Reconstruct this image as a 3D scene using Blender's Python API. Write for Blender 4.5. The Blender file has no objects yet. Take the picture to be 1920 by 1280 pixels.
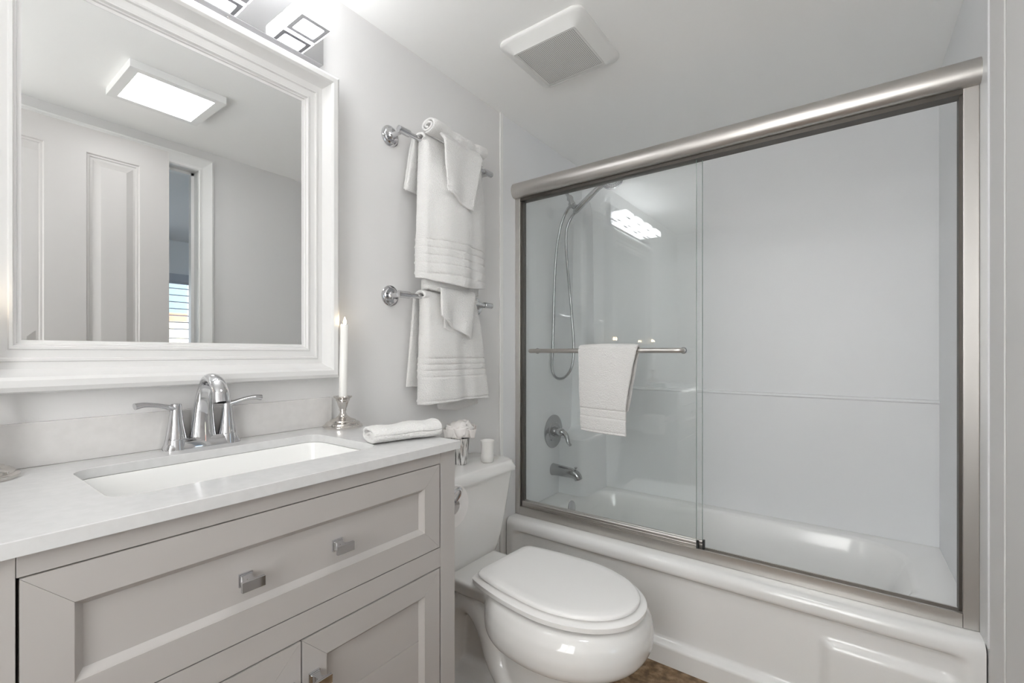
import bpy, bmesh, math, random
from mathutils import Vector, Matrix
random.seed(7)
sc = bpy.context.scene
C = sc.collection
PI = math.pi

# ---------------------------------------------------------------- camera, world, exposure
cam = bpy.data.cameras.new('camera')
cam.lens = 16.0; cam.sensor_width = 36.0; cam.sensor_fit = 'HORIZONTAL'
cam.shift_y = 22.0 / 1920.0; cam.clip_start = 0.02; cam.clip_end = 200
co = bpy.data.objects.new('camera', cam); C.objects.link(co)
co.location = (1.22, 0.0, 1.10); co.rotation_euler = (PI / 2, 0, math.radians(36.3))
sc.camera = co
SKY = 2.3
w = bpy.data.worlds.new('world'); sc.world = w; w.use_nodes = True
bg = w.node_tree.nodes['Background']
wn_, wl_ = w.node_tree.nodes, w.node_tree.links          # sky: blue, brightened towards -y to feed the added window
_tc = wn_.new('ShaderNodeTexCoord'); _sx = wn_.new('ShaderNodeSeparateXYZ'); _mr = wn_.new('ShaderNodeMapRange')
_mr.inputs['From Min'].default_value = .25; _mr.inputs['From Max'].default_value = -.6; _mr.inputs['To Min'].default_value = .5; _mr.inputs['To Max'].default_value = SKY
_mx = wn_.new('ShaderNodeMix'); _mx.data_type = 'RGBA'; _mx.inputs[6].default_value = (.52, .75, .95, 1); _mx.inputs[7].default_value = (1, .992, .98, 1)
_m2 = wn_.new('ShaderNodeMapRange'); _m2.inputs['From Min'].default_value = .25; _m2.inputs['From Max'].default_value = -.6
wl_.new(_tc.outputs['Generated'], _sx.inputs[0]); wl_.new(_sx.outputs['Y'], _mr.inputs[0]); wl_.new(_sx.outputs['Y'], _m2.inputs[0])
wl_.new(_m2.outputs[0], _mx.inputs[0]); wl_.new(_mx.outputs[2], bg.inputs[0]); wl_.new(_mr.outputs[0], bg.inputs[1])
vs = sc.view_settings
vs.view_transform = 'Standard'; vs.look = 'None'; vs.gamma = 1.0; vs.use_curve_mapping = False
vs.exposure = 1.96
sc.cycles.max_bounces = 32; sc.cycles.diffuse_bounces = 24; sc.cycles.glossy_bounces = 8; sc.cycles.transparent_max_bounces = 16; sc.cycles.transmission_bounces = 8
PANEL_E = 3.3      # ceiling LED panel
BLOCK_E = 3.3      # vanity glass blocks

# ---------------------------------------------------------------- materials
def mat(name, col=(.8, .8, .8), rough=.5, metal=0.0, coat=0.0, spec=.5, sss=0.0):
    m = bpy.data.materials.new(name); m.use_nodes = True
    b = m.node_tree.nodes['Principled BSDF']
    b.inputs['Base Color'].default_value = (*col, 1); b.inputs['Roughness'].default_value = rough
    b.inputs['Metallic'].default_value = metal; b.inputs['Coat Weight'].default_value = coat
    b.inputs['Specular IOR Level'].default_value = spec
    b.inputs['Coat Roughness'].default_value = .05
    if sss:
        b.inputs['Subsurface Weight'].default_value = sss
        b.inputs['Subsurface Radius'].default_value = (.01, .01, .01)
    return m
def nodes(m): return m.node_tree.nodes, m.node_tree.links, m.node_tree.nodes['Principled BSDF']
def add_bump(m, scale, strength, dist=.002, detail=2.0, kind='noise'):
    n, l, b = nodes(m)
    tc = n.new('ShaderNodeTexCoord')
    if kind == 'noise':
        t = n.new('ShaderNodeTexNoise'); t.inputs['Scale'].default_value = scale; t.inputs['Detail'].default_value = detail
        out = t.outputs['Fac']
    else:
        t = n.new('ShaderNodeTexVoronoi'); t.inputs['Scale'].default_value = scale; out = t.outputs['Distance']
    l.new(tc.outputs['Object'], t.inputs['Vector'])
    bp = n.new('ShaderNodeBump'); bp.inputs['Strength'].default_value = strength; bp.inputs['Distance'].default_value = dist
    l.new(out, bp.inputs['Height']); l.new(bp.outputs[0], b.inputs['Normal'])
    return m
def add_mottle(m, c1, c2, scale, detail=4, lo=.35, hi=.65, c3=None):
    n, l, b = nodes(m)
    tc = n.new('ShaderNodeTexCoord'); t = n.new('ShaderNodeTexNoise')
    t.inputs['Scale'].default_value = scale; t.inputs['Detail'].default_value = detail
    r = n.new('ShaderNodeValToRGB'); r.color_ramp.elements[0].position = lo; r.color_ramp.elements[1].position = hi
    r.color_ramp.elements[0].color = (*c1, 1); r.color_ramp.elements[1].color = (*c2, 1)
    if c3:
        e = r.color_ramp.elements.new((lo + hi) / 2); e.color = (*c3, 1)
    l.new(tc.outputs['Object'], t.inputs['Vector']); l.new(t.outputs['Fac'], r.inputs[0]); l.new(r.outputs[0], b.inputs['Base Color'])
    return m
M = {}
M['wall'] = add_bump(mat('wall_paint', (.755, .748, .745), .55), 260, .12, .001)
M['ceiling'] = add_bump(mat('ceiling_paint', (.93, .93, .92), .7), 220, .12, .001)
M['trimw'] = mat('white_trim_paint', (.86, .86, .85), .32)
M['door'] = mat('door_paint', (.60, .582, .57), .38)
M['frame'] = mat('mirror_frame_lacquer', (.74, .735, .73), .25, coat=.1)
M['vanity'] = mat('vanity_paint', (.455, .433, .418), .4)
M['vanity_shade'] = mat('vanity_shadow_gap', (.05, .045, .04), .8)  # near-black colour painted as the shade in the cabinet gaps
M['quartz'] = add_mottle(mat('white_quartz', (.78, .78, .78), .16), (.63, .63, .63), (.66, .66, .66), 60)
M['splash'] = add_mottle(mat('backsplash_quartz', (.7, .69, .68), .15), (.66, .645, .635), (.69, .675, .665), 60)
M['porcelain'] = mat('porcelain', (.79, .78, .765), .10, coat=.5)
M['sink'] = mat('sink_porcelain', (.88, .88, .87), .12, coat=.4)
M['seat'] = mat('seat_plastic', (.88, .87, .86), .2, coat=.2)
M['tub'] = mat('tub_enamel', (.87, .87, .865), .16, coat=.3)
M['surround'] = add_bump(mat('shower_wall_acrylic', (.79, .80, .815), .38), 340, .16, .0008)
M['nickel'] = mat('brushed_nickel', (.60, .575, .55), .36, 1.0)
M['nickel_dark'] = mat('dark_track', (.10, .09, .08), .45, .6)
M['chrome'] = mat('chrome', (.62, .62, .635), .05, 1.0)
M['silver'] = mat('silver', (.66, .63, .60), .12, 1.0)
M['ring'] = mat('satin_grey_ring', (.38, .38, .39), .4, .3)
M['chrome_dark'] = mat('dark_chrome', (.46, .46, .47), .14, 1.0)  # chrome with a darker base to tone down its white reflections
M['dark'] = mat('dark_rubber', (.03, .03, .03), .6)
M['mirror'] = mat('mirror_glass', (.84, .85, .85), .0, 1.0)
M['terry'] = add_bump(mat('white_terry', (.83, .82, .81), .95, spec=.1), 330, .9, .005, 3)
M['terry_flat'] = add_bump(mat('white_woven_band', (.85, .845, .835), .85, spec=.15), 700, .2, .001)
M['wax'] = mat('white_wax', (.84, .83, .81), .45, sss=.3)
M['petal'] = mat('white_petal', (.88, .85, .83), .7, spec=.2)
M['ceramic'] = mat('matte_white_ceramic', (.82, .81, .79), .45)
M['paper'] = add_bump(mat('tissue_paper', (.84, .82, .81), .95, spec=.1), 200, .2, .001)
M['plastic'] = mat('white_plastic', (.80, .80, .785), .35)
M['vent_dark'] = mat('vent_shade', (.2, .2, .2), .8)
M['hall'] = mat('bedroom_wall_paint', (.82, .815, .81), .7)
M['shutter'] = mat('shutter_paint', (.5, .51, .55), .5)
M['bleach'] = mat('cream_stucco', (.80, .70, .52), .9)
M['roof'] = mat('terracotta_tile', (.62, .25, .15), .8)
M['floor'] = add_mottle(mat('brown_cork_stone', (.3, .2, .12), .45), (.13, .075, .035), (.36, .25, .15), 38, 10, .36, .66, (.23, .145, .075))
add_bump(M['floor'], 90, .25, .002, 6)
def emis(name, col, s):
    m = bpy.data.materials.new(name); m.use_nodes = True
    b = m.node_tree.nodes['Principled BSDF']
    b.inputs['Base Color'].default_value = (.9, .9, .9, 1)
    b.inputs['Emission Color'].default_value = (*col, 1); b.inputs['Emission Strength'].default_value = s
    return m
M['panel_e'] = emis('led_panel_glow', (1, .992, .985), PANEL_E)
M['block_e'] = emis('frosted_glass_glow', (.965, .98, 1), BLOCK_E)
M['flame'] = emis('flame_glow', (1, .78, .5), 9.0)
def glass_mat():
    m = bpy.data.materials.new('clear_pane_glass'); m.use_nodes = True
    n, l = m.node_tree.nodes, m.node_tree.links
    n.clear()
    o = n.new('ShaderNodeOutputMaterial'); mx = n.new('ShaderNodeMixShader')
    tr = n.new('ShaderNodeBsdfTransparent'); tr.inputs[0].default_value = (.985, .992, .99, 1)
    gl = n.new('ShaderNodeBsdfGlossy'); gl.inputs['Roughness'].default_value = 0.0
    gl.inputs[0].default_value = (.95, .95, .95, 1)
    lw = n.new('ShaderNodeLayerWeight'); lw.inputs[0].default_value = .5
    p = n.new('ShaderNodeMath'); p.operation = 'POWER'; p.inputs[1].default_value = 5
    a = n.new('ShaderNodeMath'); a.operation = 'MULTIPLY_ADD'; a.inputs[1].default_value = .95; a.inputs[2].default_value = .042
    l.new(lw.outputs['Facing'], p.inputs[0]); l.new(p.outputs[0], a.inputs[0]); l.new(a.outputs[0], mx.inputs[0])
    l.new(tr.outputs[0], mx.inputs[1]); l.new(gl.outputs[0], mx.inputs[2]); l.new(mx.outputs[0], o.inputs[0])
    return m
M['glass'] = glass_mat()
m = mat('pane_edge_green', (.25, .31, .29), .2); M['glass_edge'] = m
# mercury glass for the vase: slanted silver and dark streaks
m = mat('mercury_glass', (.8, .8, .8), .18, .75); n, l, b = nodes(m)
tc = n.new('ShaderNodeTexCoord'); mp = n.new('ShaderNodeMapping'); mp.inputs['Rotation'].default_value = (.35, .25, 0)
mp.inputs['Scale'].default_value = (150, 150, 16)
t = n.new('ShaderNodeTexNoise'); t.inputs['Scale'].default_value = 1; t.inputs['Detail'].default_value = 3
r = n.new('ShaderNodeValToRGB'); r.color_ramp.elements[0].position = .36; r.color_ramp.elements[1].position = .50
r.color_ramp.elements[0].color = (.12, .12, .12, 1); r.color_ramp.elements[1].color = (.86, .85, .84, 1)
l.new(tc.outputs['Object'], mp.inputs[0]); l.new(mp.outputs[0], t.inputs['Vector']); l.new(t.outputs['Fac'], r.inputs[0]); l.new(r.outputs[0], b.inputs['Base Color'])
M['mercury'] = m

# ---------------------------------------------------------------- mesh helpers
WL = {}
def empty(name, loc, label=None, cat=None, group=None):
    o = bpy.data.objects.new(name, None); o.empty_display_size = .03; C.objects.link(o)
    o.location = loc; WL[o] = Vector(loc)
    return tag(o, label, cat, group)
def tag(o, label=None, cat=None, group=None, kind=None):
    if label: o['label'] = label
    if cat: o['category'] = cat
    if group: o['group'] = group
    if kind: o['kind'] = kind
    return o
class MB:
    def __init__(s): s.v = []; s.f = []; s.mi = []
    def add(s, vs_, fs, mi=0):
        k = len(s.v); s.v += [tuple(p) for p in vs_]; s.f += [tuple(i + k for i in f) for f in fs]; s.mi += [mi] * len(fs)
        return s
    def box(s, lo, hi, mi=0):
        x0, y0, z0 = lo; x1, y1, z1 = hi
        return s.add([(x0, y0, z0), (x1, y0, z0), (x1, y1, z0), (x0, y1, z0), (x0, y0, z1), (x1, y0, z1), (x1, y1, z1), (x0, y1, z1)],
                     [(0, 3, 2, 1), (4, 5, 6, 7), (0, 1, 5, 4), (1, 2, 6, 5), (2, 3, 7, 6), (3, 0, 4, 7)], mi)
    def loft(s, rings, caps=(True, True), closed=True, mi=0):
        n = len(rings[0]); vs_ = [p for r_ in rings for p in r_]; fs = []
        for i in range(len(rings) - 1):
            for j in range(n if closed else n - 1):
                a, b_ = i * n + j, i * n + (j + 1) % n
                fs.append((a, b_, b_ + n, a + n))
        if caps[0]: fs.append(tuple(reversed(range(n))))
        if caps[1]: fs.append(tuple(range((len(rings) - 1) * n, len(rings) * n)))
        return s.add(vs_, fs, mi)
    def prism(s, pts, axis, a, b_, mi=0):
        def P(p, q):
            if axis == 0: return (q, p[0], p[1])
            if axis == 1: return (p[0], q, p[1])
            return (p[0], p[1], q)
        return s.loft([[P(p, a) for p in pts], [P(p, b_) for p in pts]], mi=mi)
    def tube(s, pts, rad, seg=14, caps=(True, True), flat=1.0, up=None, mi=0):
        pts = [Vector(p) for p in pts]; n = len(pts)
        if not hasattr(rad, '__len__'): rad = [rad] * n
        rings = []; prev = None
        for i, p in enumerate(pts):
            t = (pts[min(i + 1, n - 1)] - pts[max(i - 1, 0)]).normalized()
            if prev is None:
                u = Vector(up) if up else (Vector((0, 0, 1)) if abs(t.z) < .9 else Vector((1, 0, 0)))
            else: u = prev
            u = (u - t * u.dot(t)).normalized(); prev = u; w_ = t.cross(u)
            r_ = rad[i] if hasattr(rad[i], '__len__') else (rad[i], rad[i] * flat)
            rings.append([p + u * math.cos(2 * PI * k / seg) * r_[0] + w_ * math.sin(2 * PI * k / seg) * r_[1] for k in range(seg)])
        return s.loft(rings, caps, mi=mi)
    def lathe(s, prof, c, axis=(0, 0, 1), seg=40, caps=(True, True), mi=0):
        ax = Vector(axis).normalized(); u = ax.orthogonal().normalized(); w_ = ax.cross(u); c = Vector(c)
        rings = [[c + ax * h + (u * math.cos(2 * PI * k / seg) + w_ * math.sin(2 * PI * k / seg)) * max(r_, 1e-5) for k in range(seg)] for r_, h in prof]
        return s.loft(rings, caps, mi=mi)
    def grid(s, rows, mi=0):
        return s.loft(rows, (False, False), closed=False, mi=mi)
    def build(s, name, mats, parent=None, smooth=None, bevel=None, seg=2, weld=False):
        me = bpy.data.meshes.new(name); me.from_pydata(s.v, [], s.f)
        if not isinstance(mats, (list, tuple)): mats = [mats]
        for mm in mats: me.materials.append(M[mm] if isinstance(mm, str) else mm)
        for p, i in zip(me.polygons, s.mi): p.material_index = i
        bm = bmesh.new(); bm.from_mesh(me)
        if weld: bmesh.ops.remove_doubles(bm, verts=bm.verts, dist=1e-5)
        bmesh.ops.recalc_face_normals(bm, faces=bm.faces)
        if smooth is not None:
            for f in bm.faces: f.smooth = True
            a = math.radians(smooth)
            for e in bm.edges:
                if len(e.link_faces) == 2 and e.calc_face_angle(0) > a: e.smooth = False
        bm.to_mesh(me); bm.free()
        o = bpy.data.objects.new(name, me); C.objects.link(o)
        if parent is not None:
            o.parent = parent; o.location = -WL[parent]
        WL[o] = Vector((0, 0, 0))
        if bevel:
            b_ = o.modifiers.new('bevel', 'BEVEL'); b_.width = bevel; b_.segments = seg; b_.limit_method = 'ANGLE'; b_.angle_limit = math.radians(40)
            b_.harden_normals = True
            for p in me.polygons: p.use_smooth = True
        return o
def origin_to(o, loc):
    loc = Vector(loc)
    o.data.transform(Matrix.Translation(-loc)); o.location = o.location + loc; WL[o] = loc if o.parent is None else WL[o]
    return o
def rrect(x0, x1, y0, y1, r_, n=6):
    pts = []
    for cx, cy, a0 in ((x1 - r_, y1 - r_, 0), (x0 + r_, y1 - r_, 90), (x0 + r_, y0 + r_, 180), (x1 - r_, y0 + r_, 270)):
        for k in range(n + 1):
            a = math.radians(a0 + 90 * k / n); pts.append((cx + r_ * math.cos(a), cy + r_ * math.sin(a)))
    return pts
def rectmatch(x0, x1, y0, y1, n=6):
    # rectangle outline with the same vertex count as rrect(n)
    pts = []
    cs = ((x1, y1), (x0, y1), (x0, y0), (x1, y0))
    for i, (cx, cy) in enumerate(cs):
        pr = cs[i - 1]; nx = cs[(i + 1) % 4]
        for k in range(n + 1):
            q = (k - n / 2) / (n / 2) * .06
            t_ = (pr if q < 0 else nx); f = abs(q)
            pts.append((cx + (t_[0] - cx) * f, cy + (t_[1] - cy) * f))
    return pts
def ring_plate(mb, outer, inner, z0, z1, mi=0):
    O = lambda z: [(p[0], p[1], z) for p in outer]; I = lambda z: [(p[0], p[1], z) for p in inner]
    return mb.loft([O(z0), O(z1), I(z1), I(z0), O(z0)], (False, False), mi=mi)
def smoothpath(pts, n=8):
    # Catmull-Rom
    P = [Vector(p) for p in pts]; P = [P[0] * 2 - P[1]] + P + [P[-1] * 2 - P[-2]]; out = []
    for i in range(1, len(P) - 2):
        for k in range(n):
            t_ = k / n; a, b_, c, d = P[i - 1:i + 3]
            out.append(.5 * ((2 * b_) + (c - a) * t_ + (2 * a - 5 * b_ + 4 * c - d) * t_ ** 2 + (-a + 3 * b_ - 3 * c + d) * t_ ** 3))
    out.append(P[-2]); return out
def struct(o): return tag(o, kind='structure')
def subsurf(o, lv=1):
    m_ = o.modifiers.new('sub', 'SUBSURF'); m_.levels = lv; m_.render_levels = lv
def solid(o, t_, off=0):
    m_ = o.modifiers.new('solid', 'SOLIDIFY'); m_.thickness = t_; m_.offset = off

# ---------------------------------------------------------------- room shell
W, H, YB = 1.505, 2.15, 2.335        # alcove width, ceiling, alcove back
YF = -0.75                            # wall behind the camera
T = .10
struct(MB().box((-T, YF - T, -.1), (W + T, YB + T, 0)).build('floor', 'floor'))
struct(MB().box((-T, YF - T, H), (W + T, YB + T, H + .1)).build('ceiling', 'ceiling'))
struct(MB().box((-T, YF, 0), (0, YB, H)).build('wall_left', 'wall'))
struct(MB().box((-T, YB, 0), (W + T, YB + T, H)).build('wall_back', 'wall'))
VX0, VX1, VZ0, VZ1 = .72, 1.44, .70, 2.06          # added window, unseen behind the camera, put in for fill light
mb = MB(); mb.box((-T, YF - T, 0), (VX0, YF, H)); mb.box((VX1, YF - T, 0), (W + T, YF, H)); mb.box((VX0, YF - T, 0), (VX1, YF, VZ0)); mb.box((VX0, YF - T, VZ1), (VX1, YF, H))
struct(mb.build('wall_front', 'wall'))
w2 = struct(empty('added_fill_window', ((VX0 + VX1) / 2, YF - .05, VZ0)))
mb = MB(); e_ = .035
for a_, b_ in (((VX0, VZ0), (VX0 + e_, VZ1)), ((VX1 - e_, VZ0), (VX1, VZ1)), ((VX0, VZ0), (VX1, VZ0 + e_)), ((VX0, VZ1 - e_), (VX1, VZ1)), (((VX0 + VX1) / 2 - .015, VZ0), ((VX0 + VX1) / 2 + .015, VZ1))):
    mb.box((a_[0], YF - .07, a_[1]), (b_[0], YF - .03, b_[1]))
mb.build('window_frame', 'trimw', w2)
MB().box((VX0, YF - .052, VZ0), (VX1, YF - .048, VZ1)).build('pane', 'glass', w2)
DY0, DY1, DZ = .12, .930, 2.035       # door opening in the right wall
mb = MB(); mb.box((W, YF, 0), (W + T, DY0, H)); mb.box((W, DY1, 0), (W + T, YB, H)); mb.box((W, DY0, DZ), (W + T, DY1, H))
struct(mb.build('wall_right', 'wall'))
# white vertical edge strips where the shower walls start
struct(MB().box((0, 1.567, 0), (.007, 1.588, H)).build('trim_1', 'trimw', bevel=.002))
struct(MB().box((W - .004, 1.455, 0), (W, 1.545, H)).build('trim_2', 'wall', bevel=.002))
struct(MB().prism([(0, 0), (.014, 0), (.014, .07), (.009, .085), (.005, .09), (0, .09)], 1, .82, 1.566).build('baseboard_left', 'trimw'))
# door casing round the opening
def casing(name, x, sgn, y0, y1, z1, wd=.068):
    prof = [(0, 0), (0, .012), (.006, .016), (.012, .013), (.02, .012), (.05, .017), (.06, .019), (wd, .016), (wd, 0)]
    mb_ = MB()
    def ring(corner):
        out = []
        for d_, h_ in prof:
            if corner == 0: out.append((x + sgn * h_, y0 - d_, 0))
            if corner == 1: out.append((x + sgn * h_, y0 - d_, z1 + d_))
            if corner == 2: out.append((x + sgn * h_, y1 + d_, z1 + d_))
            if corner == 3: out.append((x + sgn * h_, y1 + d_, 0))
        return out
    mb_.loft([ring(0), ring(1), ring(2), ring(3)])
    # jamb lining and stop
    mb_.box((W, y1 - .001, 0), (W + T, y1 + .012, z1 + .012)); mb_.box((W, y0 - .012, 0), (W + T, y0 + .001, z1 + .012)); mb_.box((W, y0, z1 - .001), (W + T, y1, z1 + .012))
    mb_.box((W + .045, y1 - .014, 0), (W + .075, y1, z1)); mb_.box((W + .045, y0, z1 - .014), (W + .075, y1, z1))
    return mb_.build(name, 'trimw')
struct(casing('trim_3', W, -1, DY0, DY1, DZ))
# panelled sliding door leaf standing in front of the opening
dl = empty('door_1', (1.455, .38, 0)); struct(dl)
LX0, LX1, LY0, LY1, LZ1 = 1.445, 1.48, -.045, .790, 2.070
def raised_panel(mb_, x, y0, y1, z0, z1):
    def R(d_, h_): return [(x - h_, y0 + d_, z0 + d_), (x - h_, y1 - d_, z0 + d_), (x - h_, y1 - d_, z1 - d_), (x - h_, y0 + d_, z1 - d_)]
    mb_.loft([R(0, 0), R(.004, -.006), R(.010, -.006), R(.014, -.010), R(.022, -.010), R(.048, -.001), R(.052, -.001)], (False, True))
pan = [(.04, .365), (.495, .677)]
pan = [(LY0 + .11, .365), (.493, .677)]
rows = [(1.02, 1.965), (.22, .90)]
mb = MB()
ys = [LY0, pan[0][0], pan[0][1], pan[1][0], pan[1][1], LY1]; zs = [0.01, rows[1][0], rows[1][1], rows[0][0], rows[0][1], LZ1]
for i in range(5):
    for j in range(5):
        if i in (1, 3) and j in (1, 3): continue
        mb.add([(LX0, ys[i], zs[j]), (LX0, ys[i + 1], zs[j]), (LX0, ys[i + 1], zs[j + 1]), (LX0, ys[i], zs[j + 1])], [(0, 1, 2, 3)])
mb.add([(LX1, LY0, .01), (LX1, LY1, .01), (LX1, LY1, LZ1), (LX1, LY0, LZ1)], [(0, 1, 2, 3)])
for a, b_ in (((LY0, .01), (LY1, .01)), ((LY1, .01), (LY1, LZ1)), ((LY1, LZ1), (LY0, LZ1)), ((LY0, LZ1), (LY0, .01))):
    mb.add([(LX0, *a), (LX0, *b_), (LX1, *b_), (LX1, *a)], [(0, 1, 2, 3)])
for p in pan:
    for q in rows: raised_panel(mb, LX0, p[0], p[1], q[0], q[1])
mb.build('door_leaf', 'door', dl)
MB().lathe([(.03, 0), (.03, .0015), (.026, .003), (.024, .001), (0, .001)], (LX0, .735, .95), (-1, 0, 0)).build('flush_pull', 'chrome', dl, smooth=35)

# bedroom seen through the gap, lit by its shuttered window
BX1, BY0, BY1, BH = 4.1, -.6, 3.2, 2.20
struct(MB().box((W + T, BY0, -.1), (BX1 + .1, BY1, 0)).build('floor_bedroom', 'floor'))
struct(MB().box((W + T, BY0, BH), (BX1 + .1, BY1, BH + .1)).build('ceiling_bedroom', 'hall'))
struct(MB().box((W + T, BY0 - .1, 0), (BX1 + .1, BY0, BH)).build('wall_bedroom_front', 'hall'))
struct(MB().box((W + T, BY1, 0), (BX1 + .1, BY1 + .1, BH)).build('wall_bedroom_back', 'hall'))
WY0, WY1, WZ0, WZ1 = -.20, 1.775, .62, 1.80  # window widened on its unseen side to brighten the bedroom
mb = MB(); mb.box((BX1, BY0, 0), (BX1 + .1, WY0, BH)); mb.box((BX1, WY1, 0), (BX1 + .1, BY1, BH))
mb.box((BX1, WY0, 0), (BX1 + .1, WY1, WZ0)); mb.box((BX1, WY0, WZ1), (BX1 + .1, WY1, BH))
struct(mb.build('wall_bedroom_right', 'hall'))
wn = empty('window_1', (BX1, (WY0 + WY1) / 2, WZ0)); struct(wn)
mb = MB(); x = BX1 - .02
for a, b_ in (((WY0 - .05, WZ0 - .05), (WY0, WZ1 + .06)), ((WY1, WZ0 - .05), (WY1 + .05, WZ1 + .06)), ((WY0 - .05, WZ1), (WY1 + .05, WZ1 + .06)), ((WY0 - .05, WZ0 - .05), (WY1 + .05, WZ0))):
    mb.box((x, a[0], a[1]), (BX1, b_[0], b_[1]))
mb.box((x, WY0 - .08, WZ1 + .06), (BX1, WY1 + .08, WZ1 + .075))
mb.build('window_frame', 'shutter', wn)
MB().box((BX1 + .07, WY0, WZ0), (BX1 + .074, WY1, WZ1)).build('pane', 'glass', wn)
sh = empty('plantation_shutter', (BX1 + .02, (WY0 + WY1) / 2, WZ0), 'grey louvred shutter in the bedroom window seen in the mirror', 'shutter')
mb = MB(); s0, s1 = BX1 + .005, BX1 + .035
mb.box((s0, WY0, WZ0), (s1, WY0 + .03, WZ1)); mb.box((s0, WY1 - .02, WZ0), (s1, WY1, WZ1)); mb.box((s0, WY0, WZ0), (s1, WY1, WZ0 + .04)); mb.box((s0, WY0, WZ1 - .02), (s1, WY1, WZ1)); mb.box((s0, WY0, 1.232), (s1, WY1, 1.285))
mb.build('shutter_frame', 'shutter', sh)
mb = MB(); z = 1.335
while z < WZ1 - .03: mb.box((s0 - .01, WY0 + .03, z), (s1 + .01, WY1 - .02, z + .007)); z += .066
z = .70
while z < 1.20: mb.box((s0 - .01, WY0 + .03, z), (s1 + .01, WY1 - .02, z + .007)); z += .066
mb.build('louvres', 'shutter', sh)
# house across the street
hx = 60.0
hs = empty('house', (hx + 5, 22, -10), 'cream house with arched windows and red tile roof outside the window', 'building')
MB().box((hx, 2, -10), (hx + 10, 42, 4.75)).build('wall', 'bleach', hs)
MB().prism([(hx - .8, 4.75), (hx + 10.8, 4.75), (hx + 5.5, 6.0), (hx + 4.5, 6.0)], 1, 1.5, 42.5).build('roof', 'roof', hs)
for k in range(22):
    y0 = 3 + k * 1.75
    pts = [(y0, 2.9), (y0 + 1.0, 2.9), (y0 + 1.0, 3.6)] + [(y0 + .5 + .5 * math.cos(a * PI / 8), 3.6 + .5 * math.sin(a * PI / 8)) for a in range(1, 8)] + [(y0, 3.6)]
    MB().prism(pts, 0, hx - .05, hx + .2).build('arched_window', 'hall', hs)

# ---------------------------------------------------------------- ceiling LED panel + fan grille
cl = empty('ceiling_light', (1.02, .65, H), 'flat square white LED ceiling light, seen in the mirror', 'light')
mb = MB(); x0, x1, y0, y1 = .865, 1.175, .500, .812; i0, i1, j0, j1 = .893, 1.147, .530, .780
ring_plate(mb, rectmatch(x0, x1, y0, y1), rectmatch(i0, i1, j0, j1), 2.122, H); mb.build('frame', 'trimw', cl)
MB().box((i0, j0, 2.124), (i1, j1, 2.128)).build('diffuser', 'panel_e', cl)
vt = empty('exhaust_fan_grille', (.421, 1.372, H), 'square white perforated fan cover on the ceiling', 'vent')
cx, cy = .421, 1.372; mb = MB(); NR = 6
def vr(h_, r_, z): return [(px, py, z) for px, py in rrect(cx - h_, cx + h_, cy - h_, cy + h_, r_, NR)]
G = .112
mb.loft([vr(.157, .03, H), vr(.158, .03, H - .004), vr(.157, .03, H - .009), vr(.150, .032, H - .013), vr(.138, .028, H - .020), vr(.124, .02, H - .029), vr(.117, .008, H - .034)], (False, False))
mb.build('cover_frame', 'plastic', vt, smooth=60)
mb = MB(); N = 40; st = 2 * .1165 / N; zg = H - .034
for i in range(N):
    for j in range(N):
        qx, qy = cx - .1165 + i * st, cy - .1165 + j * st
        o_ = [(qx, qy, zg), (qx + st, qy, zg), (qx + st, qy + st, zg), (qx, qy + st, zg)]
        if i in (0, N - 1) or j in (0, N - 1): mb.add(o_, [(0, 1, 2, 3)]); continue
        hcx, hcy, hr = qx + st / 2, qy + st / 2, st * .31
        I_ = [(hcx + hr * math.cos(a), hcy + hr * math.sin(a), zg) for a in [math.radians(225 + 45 * k) for k in range(8)]]
        mb.add(o_ + I_, [(0, 1, 6, 5, 4), (1, 2, 8, 7, 6), (2, 3, 10, 9, 8), (3, 0, 4, 11, 10)])
mb.build('perforated_grille', 'plastic', vt)
MB().box((cx - .115, cy - .115, H - .022), (cx + .115, cy + .115, H - .020)).build('shade_sheet', 'vent_dark', vt)  # dark grey sheet standing in for the shade inside the cover

# ---------------------------------------------------------------- mirror
my0, my1, mz0, mz1 = .042, .760, 1.028, 1.887
mr = empty('wall_mirror', (0, .40, mz0), 'large wall mirror in a wide stepped white frame above the sink', 'mirror')
prof = [(0, 0), (.0, .040), (.004, .052), (.012, .058), (.024, .058), (.030, .054), (.036, .040), (.044, .031), (.056, .028), (.058, .031), (.062, .031), (.064, .027), (.078, .025), (.080, .028), (.084, .028), (.086, .022), (.089, .022), (.090, .018), (.096, .017), (.096, .006)]
def fr(c):
    out = []
    for d_, h_ in prof:
        y_ = (my0 + d_) if c in (0, 3) else (my1 - d_); z_ = (mz0 + d_) if c in (0, 1) else (mz1 - d_)
        out.append((h_, y_, z_))
    return out
mb = MB(); R_ = [fr(k) for k in range(4)] + [fr(0)]
mb.loft(R_, (False, False)); mb.build('mirror_frame', 'frame', mr, smooth=28)
a, b0_, b1_, c0_, c1_ = .0165, my0 + .094, my1 - .094, mz0 + .094, mz1 - .094
bv = .022
mb = MB(); mb.add([(a, b0_ + bv, c0_ + bv), (a, b1_ - bv, c0_ + bv), (a, b1_ - bv, c1_ - bv), (a, b0_ + bv, c1_ - bv)], [(0, 1, 2, 3)])
a2 = a - .00022
o4 = [(a2, b0_, c0_), (a2, b1_, c0_), (a2, b1_, c1_), (a2, b0_, c1_)]; i4 = [(a, b0_ + bv, c0_ + bv), (a, b1_ - bv, c0_ + bv), (a, b1_ - bv, c1_ - bv), (a, b0_ + bv, c1_ - bv)]
mb.add(o4 + i4, [(0, 1, 5, 4), (1, 2, 6, 5), (2, 3, 7, 6), (3, 0, 4, 7)])
mb.build('mirror_glass', 'mirror', mr)

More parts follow.
